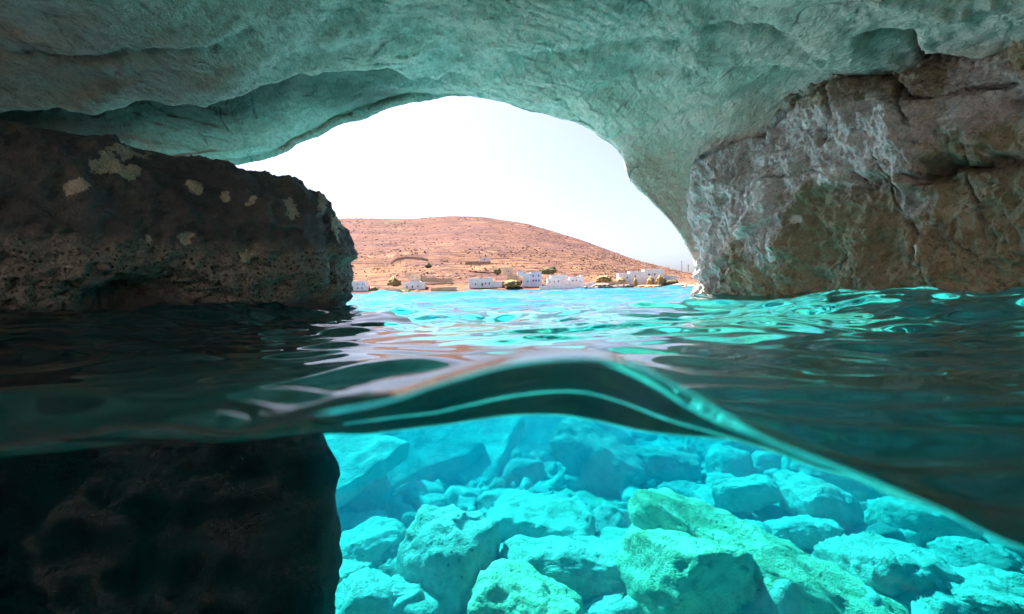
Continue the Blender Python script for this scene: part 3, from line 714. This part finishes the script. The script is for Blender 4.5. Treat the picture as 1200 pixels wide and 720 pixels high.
PXM = 870.0   # photograph pixels per metre at one metre, under water
def place_rock(px, py, wpx, hpx, depth_ratio, rot, seed, mat, label, name='rock', tilt=(0, 0), lift=0.0, sub=5, blocky=.5, rough=1.0):
    """px, py = middle of the rock's foot in the photograph"""
    q = U(px, py, -2.72 + lift); dist = math.hypot(q[0], q[1])
    w = .9 * wpx * dist / PXM; h = .85 * hpx * dist / PXM
    h *= .72
    me = rock_mesh(name, (w, w * depth_ratio, h * 1.25), seed, sub, blocky, rough)
    o = obj(name, me, M[mat], label=label, cat_='rock', group='rocks on the seabed')
    o.location = (q[0], q[1] + w * depth_ratio * .3, q[2] + h * .42)
    o.rotation_euler = (R(tilt[0]), R(tilt[1]), R(rot))
    return o
HERO = [
 # px, py(foot), w, h, depth, rot, seed, mat, label, tilt, lift, blocky
 (432, 668, 98, 62, .9, 20, 3, 'pale', 'smooth pale round-topped boulder underwater, nearest the dark rock', (0, -8), 0, .2),
 (424, 606, 78, 62, .8, 10, 4, 'pale', 'wedge-shaped boulder underwater behind the round pale one at left', (0, -12), 0, .5),
 (522, 712, 118, 140, .8, -25, 5, 'pale', 'tall knobbly pale boulder underwater standing left of the flat block', (0, 12), 0, .3),
 (622, 618, 92, 46, .8, 15, 6, 'pale', 'pale boulder with a dark hollow underwater, above the flat block', (0, 10), .1, .3),
 (640, 650, 150, 70, .7, -12, 7, 'pale', 'broad sloping boulder underwater behind the flat block', (6, 10), 0, .5),
 (668, 704, 196, 80, .6, 6, 8, 'pale', 'long flat-topped pale block underwater with a dark overhanging front', (-4, 4), 0, .9),
 (612, 742, 150, 66, .7, -12, 9, 'green', 'pitted yellowish block underwater at the bottom edge', (0, 14), .1, .8),
 (818, 735, 150, 118, .8, 30, 10, 'green', 'big yellow-green boulder underwater leaning on the long ridge', (0, 10), 0, .4),
 (895, 712, 300, 92, .45, -24, 11, 'green', 'long mossy ridge of rock underwater sloping down to the right', (0, 17), 0, .6),
 (806, 622, 90, 40, .6, 5, 12, 'pale', 'low pale slab underwater behind the mossy ridge', (0, 4), .1, .8),
 (878, 592, 72, 44, .6, 0, 13, 'pale', 'block with a pointed ledge underwater right of centre', (0, -8), .2, .8),
 (968, 612, 78, 54, .9, 15, 14, 'pale', 'humped boulder with a dark face underwater at right', (0, 18), .1, .4),
 (950, 640, 80, 34, .6, 0, 15, 'pale', 'thin ledge of rock underwater just above the mossy ridge', (0, -4), 0, .8),
 (1010, 585, 130, 40, .6, -10, 16, 'pale', 'flat far slab underwater close below the waterline at right', (0, 8), .1, .8),
 (1090, 636, 86, 44, .8, 0, 17, 'pale', 'rounded pale stone underwater among the right-hand rubble', (0, 6), 0, .3),
 (1150, 664, 56, 28, .8, 10, 18, 'pale', 'neat oval stone underwater near the right edge', (0, 4), 0, .2),
 (1068, 712, 130, 66, .8, 20, 19, 'pale', 'wide flat-domed boulder underwater at the bottom right', (0, 8), 0, .4),
 (1195, 735, 110, 36, .8, 0, 20, 'pale', 'grey slab underwater in the bottom right corner', (0, 8), 0, .6),
 (405, 712, 70, 60, .8, 0, 21, 'pale', 'squat pale stone underwater against the foot of the dark rock', (0, 0), 0, .4),
 (470, 722, 80, 44, .8, 0, 22, 'pale', 'low pale stone underwater below the tall knobbly boulder', (0, 6), 0, .4),
 (700, 560, 130, 70, .5, -30, 23, 'slab', 'craggy ridge underwater right of the leaning slabs', (0, 26), .2, .8),
 (770, 560, 110, 44, .6, 10, 24, 'slab', 'far blue-tinted mound of rock underwater in the centre', (0, 6), .1, .5),
 (868, 540, 90, 40, .7, 0, 25, 'slab', 'dark weedy far rock underwater right of centre', (0, 0), .1, .5),
 (742, 668, 60, 34, .8, 0, 26, 'pale', 'small pale boulder underwater between the flat block and the ridge', (0, 5), 0, .3),
 (760, 712, 50, 50, .8, 0, 27, 'pale', 'upright small stone underwater beside the big yellow-green boulder', (0, 5), 0, .3),
 (925, 735, 60, 66, .8, 0, 28, 'green', 'stubby yellow-green stone underwater at the bottom, right of the big boulder', (0, 5), 0, .3),
]
for (px, py, w, h, dr, rot, seed, mt, lab, tilt, lift, blk) in HERO:
    place_rock(px, py, w, h, dr, rot, seed, mt, lab, tilt=tilt, lift=lift, blocky=blk)

# leaning slabs at the left of the underwater view: long planks of rock dipping towards the camera's right
def slab_mesh(L, wd_, th_, seed):
    bm = bmesh.new(); bmesh.ops.create_cube(bm, size=1.0)
    bmesh.ops.subdivide_edges(bm, edges=bm.edges[:], cuts=19, use_grid_fill=True)
    v = np.array([q.co[:] for q in bm.verts]); f = np.array([[q.index for q in t.verts] for t in bm.faces]); bm.free()
    o = np.random.default_rng(seed).uniform(0, 50, 3)
    p = v * np.array([L, wd_, th_]) * (1 - .08 * (np.linalg.norm(v, axis=1) ** 2)[:, None])
    p[:, 0] += .35 * p[:, 1] * (1 if seed % 2 else -1) + .12 * fbm(p, .5, 3, .5, o); p[:, 1] += .14 * fbm(p, .5, 3, .5, o + 5)
    p[:, 2] += .10 * fbm(p, .6, 3, .5, o + 9) + .035 * ridged(p, .22, 3, .55, o) - .25 * th_ * v[:, 0]
    return mesh_from('rock_slab', p, f)
def slab(pa, pb, ya, yb, za, zb, width, thick, seed, label, roll):
    a = np.array([*pa, za]); b = np.array([*pb, zb])
    L = np.linalg.norm(b - a); me = slab_mesh(L, width, thick, seed)
    o = obj('rock_slab', me, M['pale'] if seed in (42, 44, 45) else M['slab'], label=label, cat_='rock', group='leaning slabs on the seabed')
    x = Vector(b - a).normalized(); up = Vector((0, 0, 1)); yv = up.cross(x).normalized(); zv = x.cross(yv)
    m = Matrix((x, yv, zv)).transposed().to_4x4()
    o.matrix_world = Matrix.Translation(Vector((a + b) / 2)) @ m @ Matrix.Rotation(R(roll), 4, 'X')
def uw(px, py, dist):
    d = CM @ np.array([(px - W0 / 2) / F0, (H0 / 2 - py) / F0, -1.0]); d = d / np.linalg.norm(d)
    p = CAM + d * PORT_Y / d[1]; w = np.array([d[0] / 1.33, 0.0, d[2] / 1.33]); w[1] = math.sqrt(1 - w[0] ** 2 - w[2] ** 2)
    return p + w * (dist - p[1]) / w[1]
def slab_px(p1, d1, p2, d2, width, thick, seed, label, roll):
    a = uw(*p1, d1); b = uw(*p2, d2); slab(a[:2], b[:2], 0, 0, a[2], b[2], width, thick, seed, label, roll)
slab_px((415, 470), 13.2, (520, 566), 11.4, 1.5, .75, 41, 'dark weedy slab underwater, leftmost of the leaning slabs', 30)
slab_px((488, 470), 12.8, (596, 540), 11.6, 1.5, .28, 42, 'bright smooth slab underwater leaning in front of a dark gap', 36)
slab_px((590, 462), 14.5, (680, 556), 12.8, 2.0, 1.1, 43, 'broken dark slab underwater, rightmost of the leaning slabs', 24)
slab_px((366, 500), 10.8, (448, 528), 10.2, 1.4, .26, 44, 'pale pointed slab underwater beside the edge of the dark rock', 22)
slab_px((360, 536), 9.6, (440, 552), 9.4, 1.2, .26, 45, 'lower pale slab underwater beside the edge of the dark rock', 20)

# rubble: smaller stones that share a few meshes
VAR = [rock_mesh('stone', (1, 1 * random.Random(k).uniform(.7, 1), random.Random(k + 50).uniform(.5, .8)), 100 + k, 4, .3 + .1 * (k % 4), 1.0) for k in range(8)]
for k, me in enumerate(VAR): me.materials.append(M['pale'] if k % 4 else M['slab'])
rr = np.random.default_rng(5)
LABS = 'small pale stone in the rubble on the seabed'
def stone_label(px, py, k):
    h = min(HERO, key=lambda q: math.hypot(q[0] - px, (q[1] - q[3] * .35 - py) * 1.3))
    nm = h[8].split(' underwater')[0].split(' with ')[0].split(' sloping')[0]
    dx = (px - h[0]) / (h[2] * .5); dy = (py - h[1] + h[3] * .35) / (h[3] * .5)
    side = ('left of' if dx < 0 else 'right of') if abs(dx) > abs(dy) else ('behind' if dy < 0 else 'in front of')
    return 'small %s stone on the seabed just %s the %s' % ('weedy' if k % 4 == 0 else 'pale', side, nm)
n = 0
for k in range(700):
    px = rr.uniform(370, 1260); py = 470 + 260 * rr.uniform(0, 1) ** .8
    q = U(px, py, -2.75)
    if q[1] > 24 or q[1] < 5: continue
    s = rr.uniform(.16, .55) * (1 + .03 * q[1])
    z = float(floor_z(q[0], q[1]))
    o = bpy.data.objects.new('stone', VAR[k % 8]); COL.objects.link(o)
    o.location = (q[0], q[1], z + .12 * s); o.scale = (s, s * rr.uniform(.8, 1.1), s * rr.uniform(.7, 1.1))
    o.rotation_euler = (rr.uniform(-.4, .4), rr.uniform(-.4, .4), rr.uniform(0, 6.28))
    o['label'] = stone_label(px, py, k); o['category'] = 'stone'; o['group'] = 'rubble stones on the seabed'
    n += 1
    if n >= 190: break

# gravel and cobbles between the boulders (uncountable): one object
def gravel():
    r = np.random.default_rng(91)
    bm = bmesh.new(); bmesh.ops.create_icosphere(bm, subdivisions=2, radius=1.0)
    v0 = np.array([q.co[:] for q in bm.verts]); f0 = np.array([[q.index for q in t.verts] for t in bm.faces]); bm.free()
    n_ = 4200
    y = 5.5 + 11 * r.uniform(0, 1, n_) ** 1.3; x = y * r.uniform(-.28, .66, n_)
    keep = fbm(np.stack([x, y, 0 * x], -1), 1.2, 3) + r.normal(0, .2, n_) > -.05
    x, y = x[keep], y[keep]; s_ = .035 + .11 * r.uniform(0, 1, len(x)) ** 3
    z = floor_z(x, y) + .06
    jit = 1 + .22 * r.normal(size=(len(x), len(v0), 1)); sq = r.uniform(.6, 1.2, (len(x), 1, 3))
    v = v0[None] * jit * sq * s_[:, None, None] + np.stack([x, y, z], -1)[:, None]
    f = f0[None] + (np.arange(len(x)) * len(v0))[:, None, None]
    obj('gravel', mesh_from('gravel', v, np.zeros((0, 4)), f), M['pale'], kind='stuff', label='pale cobbles and gravel lying between the seabed boulders', cat_='gravel')
gravel()

# ----------------------------------------------------------------------------
# the far shore: hill, shore rocks, houses
# ----------------------------------------------------------------------------
SHORE = 288.0
RIDGE = np.array([(-200, 275), (150, 266), (300, 259), (400, 256), (480, 257), (530, 253.5), (570, 255), (620, 263), (680, 281), (740, 303), (800, 318), (860, 326), (1000, 333), (1400, 330)], float)
RD = 760.0
rx, rz = zip(*[(P(a, b, RD)[0], P(a, b, RD)[2]) for a, b in RIDGE])
def hill_z(x, y):
    x = np.asarray(x, float); y = np.asarray(y, float)
    t = np.clip((y - SHORE) / (RD - SHORE), 0, 1)
    top = np.interp(x * RD / np.maximum(y, 1), rx, rz)
    z = (top - 3.0) * (0.22 * t + 0.78 * t ** 1.35) + 3.2 * sstep(0, .06, t) - 1.0 * (1 - sstep(-.004, .01, (y - SHORE) / (RD - SHORE)))
    back = np.clip((y - RD) / 500, 0, 1)
    z = z * (1 - .8 * sstep(0, 1, back))
    p = np.stack([x, y, 0 * x], -1)
    z = z + sstep(.03, .3, t) * (3.5 * fbm(p, 60, 4) * (1 - sstep(.85, 1.0, t) * .75)) + .4 * fbm(p, 9, 3) * sstep(0, .03, t)
    return z
def build_hill():
    nc, nr = 420, 300
    y = np.concatenate([np.linspace(SHORE - 6, 330, 60)[:-1], np.linspace(330, RD, 190)[:-1], np.linspace(RD, RD + 600, 50)])
    u = np.linspace(-1.05, 1.0, nc); Yg = np.repeat(y[:, None], nc, 1); Xg = u[None] * (Yg * .95)
    Z = hill_z(Xg, Yg)
    # stone terraces low on the slope
    st = 2.6; zq = Z / st; fl = np.floor(zq); fr = zq - fl
    ter = (fl + sstep(.62, 1.0, fr)) * st
    wgt = sstep(4, 8, Z) * (1 - sstep(30, 44, Z)) * .75
    Z = Z * (1 - wgt) + ter * wgt
    Z = np.where(Yg < SHORE - 3, -4.5, Z)
    me = mesh_from('hill', np.stack([Xg, Yg, Z], -1), grid_faces(*Z.shape))
    obj('hill', me, M['hill'], kind='structure')
build_hill()

def box(name, lo, hi, mat, parent=None, bev=0.0):
    lo = np.array(lo, float); hi = np.array(hi, float)
    bm = bmesh.new(); bmesh.ops.create_cube(bm, size=1.0)
    for v in bm.verts: v.co = Vector((lo + hi) / 2 + np.array(v.co[:]) * (hi - lo))
    if bev: bmesh.ops.bevel(bm, geom=bm.edges[:], offset=bev, segments=2, affect='EDGES', profile=.5)
    me = bpy.data.meshes.new(name); bm.to_mesh(me); bm.free()
    return obj(name, me, mat, parent)
WHITE = mat_plain('whitewash', (0.74, 0.68, 0.68), (0.62, 0.56, 0.57), .8, .8, .03)
LILAC = mat_plain('lilac_wash', (0.62, 0.55, 0.64), (0.54, 0.48, 0.57), .8, .8, .03)
SHUT = mat_plain('blue_shutter', (0.10, 0.11, 0.22), (0.07, 0.08, 0.17), 2, .6, .01)
DOOR = mat_plain('brown_door', (0.16, 0.09, 0.08), (0.10, 0.06, 0.06), 2, .6, .01)
STONE = mat_plain('dry_stone', (0.40, 0.28, 0.20), (0.25, 0.17, 0.12), .6, .95, .2)
PALE = mat_plain('pale_stone', (0.52, 0.38, 0.27), (0.38, 0.26, 0.18), .5, .95, .1)
DARKROCK = mat_plain('dark_shore_rock', (0.12, 0.09, 0.085), (0.20, 0.15, 0.12), .5, .95, .3)
LEAF = mat_plain('scrub_leaf', (0.10, 0.09, 0.045), (0.055, 0.055, 0.03), 1.5, .9, .2)
SCRUB = mat_plain('thorn_scrub', (0.11, 0.06, 0.05), (0.095, 0.054, 0.045), .3, .95, .2)
OLIVE = mat_plain('dry_scrub', (0.26, 0.17, 0.08), (0.16, 0.12, 0.06), 1.5, .9, .2)

def house(label, Y, blocks, wins, doors=(), mat=WHITE):
    """blocks, wins, doors in photograph pixels (x0, y0, x1, y1) seen at Y metres: converted to metres on the ground at Y"""
    x0 = min(b[0] for b in blocks); x1 = max(b[2] for b in blocks); yb = max(b[3] for b in blocks)
    org = P((x0 + x1) / 2, yb, Y); root = obj('house', None, label=label, cat_='house', group='white houses along the far shore')
    s = Y / F0
    root.location = org
    cx = (x0 + x1) / 2
    for i, b in enumerate(blocks):
        back = 5.5 + 1.5 * (i % 2); fy = .25 * i
        m_ = b[4] if len(b) > 4 else mat
        body = box('wall', ((b[0] - cx) * s, fy, (yb - b[3]) * s - (1.5 if b[3] == yb else .0)), ((b[2] - cx) * s, fy + back, (yb - b[1]) * s), m_, root, .06)
        box('parapet', ((b[0] - cx) * s - .08, fy - .08, (yb - b[1]) * s + .003), ((b[2] - cx) * s + .08, fy + back + .08, (yb - b[1]) * s + .22), m_, root, .05)
    for kind, lst, mt in (('window', wins, SHUT), ('door', doors, DOOR)):
        for (wx, wy, ww, wh) in lst:
            fy = 0
            for i, b in enumerate(blocks):
                if b[0] <= wx <= b[2] and b[1] <= wy <= b[3]: fy = .25 * i; break
            w_ = box(kind, ((wx - ww / 2 - cx) * s, fy - .07, (yb - wy - wh / 2) * s), ((wx + ww / 2 - cx) * s, fy + .10, (yb - wy + wh / 2) * s), mt, root)
            fr_ = box('sill' if kind == 'window' else 'step', ((wx - ww / 2 - cx) * s - .1, fy - .2, (yb - wy - wh / 2) * s - .14), ((wx + ww / 2 - cx) * s + .1, fy + .09, (yb - wy - wh / 2) * s - .002), WHITE, w_)
    return root
house('stepped lilac-white house with small dark windows beside the dark rock', 296,
      [(399, 336, 432, 347), (399, 330.5, 428, 336), (399, 327.3, 407.5, 330.5)],
      [(411, 338, 1.3, 2), (419.5, 338, 1.8, 1.6), (424.5, 338, 1.8, 1.6), (415.6, 342.4, 1.3, 1.6), (419, 333.4, 1.2, 1.3), (425, 333.4, 1.2, 1.3)], mat=WHITE)
house('low white house with three openings below the pale ruin', 297, [(472.5, 331.5, 498, 340), (480, 330, 492, 331.5)],
      [(477, 336, 1.5, 2), (490, 336, 1.4, 2)], [(483.3, 336.4, 1.5, 3)])
house('pale ruined house standing behind the low three-opening house', 306, [(479, 322, 493, 331), (475, 320.5, 482, 326)], [(484, 325, 1.4, 1.6), (489, 326, 1.2, 1.6)], mat=PALE)
house('wide white house with four dark windows left of the lilac tower house', 297, [(549.5, 326.5, 578, 338), (577, 331, 588.5, 338)],
      [(557.5, 333, 1.4, 2.2), (569.3, 332.5, 1.4, 2.6), (573.6, 332.5, 1.5, 2.6)], [(565.2, 333.6, 1.7, 3.6)])
house('tiny white hut alone high on the slope', 372, [(562.5, 302.5, 574, 307)], [(568, 304.6, 1.0, 1.4)])
house('tall lilac-fronted two-storey house with a triple ground-floor loggia', 298, [(621.8, 319.5, 635, 336, LILAC), (612.5, 321, 622, 336), (606.5, 318.4, 616, 323)],
      [(625, 323.7, 1.6, 2.4), (631.6, 323.5, 1.5, 2.2), (625.2, 329.2, 1.8, 2.4), (628.4, 329.2, 1.8, 2.4), (631.7, 329.2, 1.8, 2.4), (618.5, 330, 1.4, 2)])
house('white house with three small windows right of the lilac tower house', 297, [(641.5, 326.5, 658, 337), (645.5, 323, 664.5, 327.5), (657, 329, 668, 337)],
      [(644.8, 330.4, 1.0, 1.8), (649.6, 330, 1.1, 1.8), (654.6, 329.8, 1.4, 2)])
house('white house with two windows and a slanting side wall by the quay', 297, [(667.5, 325, 682, 337), (681, 323.8, 684.5, 336)], [(671.5, 329, 1.4, 1.8), (675.8, 328.7, 1.5, 1.9), (680, 330, 1.1, 1.5)])
house('long white terrace of three joined blocks on the right of the shore', 298, [(755, 316.6, 778.5, 334), (738.5, 318.6, 755.5, 334), (725.5, 320.4, 740, 329), (733, 324, 741, 334)],
      [(735.5, 325.2, 1.4, 2), (744.8, 323.8, 1.4, 2), (760.8, 322, 2.4, 2), (767.5, 322, 1.6, 2.4)], [(765.5, 328.5, 1.6, 3.5)])
house('small white outbuilding right of the long white terrace', 300, [(779, 323.6, 793.5, 328)], [(784, 325.6, 1.0, 1.4)])
house('pale square ruin on the slope left of the lilac tower house', 306, [(589, 314.5, 601, 322), (594, 322, 610, 330)], [(596, 318.5, 1.3, 2), (605, 325, 1.3, 1.6)], mat=PALE)

def strip_wall(label, pts, Y, hpx, mat):
    v = []; s = Y / F0
    for k, (px, py) in enumerate(pts):
        q = P(px, py, Y); h = hpx * s * (1 + .25 * math.sin(k * 2.3))
        v += [(q[0], q[1], q[2] - 1.5), (q[0], q[1], q[2] + h), (q[0], q[1] + .7, q[2] + h), (q[0], q[1] + .7, q[2] - 1.5)]
    n_ = len(pts); f = []
    for k in range(n_ - 1):
        a = 4 * k; b = a + 4
        for i in range(4): f.append((a + i, b + i, b + (i + 1) % 4, a + (i + 1) % 4))
    f += [(0, 1, 2, 3), (4 * n_ - 1, 4 * n_ - 2, 4 * n_ - 3, 4 * n_ - 4)]
    obj('field_wall', mesh_from('field_wall', v, f, smooth=False), mat, label=label, cat_='wall', group='field walls and quays on the far shore')
strip_wall('white quay wall at the water under the two white houses', [(632, 337), (650, 336), (670, 336), (688, 334), (698, 332)], 291, 1.6, WHITE)
strip_wall('pale beach wall left of the low three-opening house', [(438, 344), (452, 342), (470, 341)], 291, 2.0, PALE)
strip_wall('bright field wall running right from the pale ruin', [(494, 327), (508, 328), (520, 328.5), (530, 328)], 308, 2.2, PALE)
strip_wall('long straight field wall under the tiny hut', [(545, 308), (560, 308), (575, 307.5)], 366, 1.0, STONE)
strip_wall('pale low wall on the shore left of the long white terrace', [(700, 333), (715, 331.5), (733, 331)], 293, 1.2, PALE)
strip_wall('curving bright terrace wall on the middle slope above the low houses', [(458, 308), (464, 303.5), (476, 301), (490, 302), (502, 304)], 372, .35, STONE)
strip_wall('bright terrace wall left of the wide white house', [(505, 340), (520, 338.5), (535, 337.5)], 292, 1.4, PALE)

def clump(name, px, py, Y, wpx, hpx, seed, mat, label, cat_, group):
    s = Y / F0; v, f = ICO[4]; r = np.random.default_rng(seed); o = r.uniform(0, 40, 3)
    rad = 1 + .55 * fbm(v, .8, 3, .6, o) + .35 * ridged(v, .35, 3, .6, o)
    w = v * rad[:, None] * np.array([wpx, wpx * .8, hpx * 1.25]) / 2 * s
    ob = obj(name, mesh_from(name, w, np.zeros((0, 4)), f), mat, label=label, cat_=cat_, group=group)
    ob.location = P(px, py + hpx * .45, Y)
B = 'bushes on the far shore'
for k, (px, py, Y, w, h, mt, lab) in enumerate([
    (462, 328, 308, 13, 11, OLIVE, 'large grey-olive bush left of the pale ruin'),
    (437, 338, 298, 10, 5, OLIVE, 'low yellowish bush right of the stepped lilac-white house'),
    (476, 341, 294, 12, 4, OLIVE, 'brown bush under the left end of the low three-opening house'),
    (490, 341, 294, 12, 4, OLIVE, 'brown bush under the right end of the low three-opening house'),
    (642, 315.5, 312, 17, 5, LEAF, 'dark flat bush above the house with three small windows'),
    (648, 313.5, 312, 5, 6, LEAF, 'small dark tree rising from the flat bush'),
    (583, 316, 310, 8, 5, LEAF, 'dark olive bush left of the pale square ruin'),
    (762, 328, 294, 7, 9, OLIVE, 'brown bush before the middle of the long white terrace'),
    (774, 326, 294, 9, 11, OLIVE, 'taller brown bush at the right end of the long white terrace'),
    (745, 329, 294, 4, 8, OLIVE, 'thin brown bush before the left of the long white terrace'),
    (727, 328, 295, 10, 7, OLIVE, 'brown bush at the left end of the long white terrace'),
    (786, 330, 294, 16, 5, LEAF, 'low dark bush under the small white outbuilding'),
    (708, 325, 300, 16, 6, OLIVE, 'dry bush between the quay and the long white terrace'),
    (600, 330, 296, 18, 6, OLIVE, 'dry bush between the wide white house and the lilac tower house'),
    (525, 338, 296, 14, 4, OLIVE, 'low dry bush left of the wide white house'),
    (502, 310, 340, 7, 4, LEAF, 'dark round bush on the slope above the pale ruin')]):
    clump('bush', px, py, Y, w, h, 300 + k, mt, lab, 'bush', B)
for k, (px, py, w, h, lab) in enumerate([(705, 334, 22, 6, 'dark shore rock at the right end of the quay'), (729, 334.5, 22, 3.5, 'dark flat shore rock before the left of the long white terrace'),
                                        (688, 336.5, 14, 3, 'small dark shore rock touching the quay'), (800, 334, 26, 5, 'brown shore rock nearest the right cave wall'),
                                        (760, 335, 30, 3, 'flat brown shore rock before the long white terrace')]):
    clump('shore_rock', px, py, 288, w, h, 400 + k, DARKROCK if k < 3 else STONE, lab, 'rock', 'rocks on the far shore')

# scrub scattered over the slope (uncountable): one object
def scrub():
    r = np.random.default_rng(77); v0, f0 = ICO[3]; v0 = v0[:]; 
    bm = bmesh.new(); bmesh.ops.create_icosphere(bm, subdivisions=1, radius=1.0)
    v0 = np.array([q.co[:] for q in bm.verts]); f0 = np.array([[q.index for q in t.verts] for t in bm.faces]); bm.free()
    n_ = 5200
    y = r.uniform(310, RD, n_); x = y * r.uniform(-.42, .40, n_)
    p = np.stack([x, y, 0 * x], -1); keep = fbm(p, 45, 3) + r.normal(0, .18, n_) > .02
    x, y = x[keep], y[keep]; z = hill_z(x, y)
    s = r.uniform(.15, .5, len(x)) * (1 + (y - 300) / 700)
    jit = r.uniform(.7, 1.3, (len(x), len(v0), 3))
    sc3 = np.stack([s * 1.7, s * 1.5, s * .75], -1)
    v = v0[None] * jit * sc3[:, None] + np.stack([x, y, z + .2 * s], -1)[:, None]
    f = f0[None] + (np.arange(len(x)) * len(v0))[:, None, None]
    obj('scrub', mesh_from('scrub', v, np.zeros((0, 4)), f), SCRUB, kind='stuff', label='low dark thorny scrub scattered over the dry hillside', cat_='scrub')
scrub()

# two posts on the skyline at the right
def post(px, py0, py1, Y, rad, label, head):
    a = P(px, py1, Y); hgt = (py1 - py0) * Y / F0
    root = obj('utility_pole', None, label=label, cat_='pole', group='poles on the skyline'); root.location = (a[0], a[1], a[2] - 1)
    bm = bmesh.new(); bmesh.ops.create_cone(bm, segments=10, radius1=rad, radius2=rad * .7, depth=hgt + 1, cap_ends=True)
    for v in bm.verts: v.co.z += (hgt + 1) / 2
    me = bpy.data.meshes.new('pole_shaft'); bm.to_mesh(me); bm.free(); obj('pole_shaft', me, DARKROCK, root)
    box('crossarm', (-head, -.1, hgt + .3), (head, .1, hgt + .55), DARKROCK, root)
    box('transformer' if head > 1 else 'lamp_head', (-.35 * head, -.45, hgt - .7), (.35 * head, -.12, hgt + .2), DARKROCK, root, .05)
post(799, 306, 317, 560, .28, 'thin utility pole on the skyline, left of the pair', .7)
post(806.5, 310.5, 317, 560, .35, 'short pole with a thick dark head on the skyline by the cave wall', 1.3)
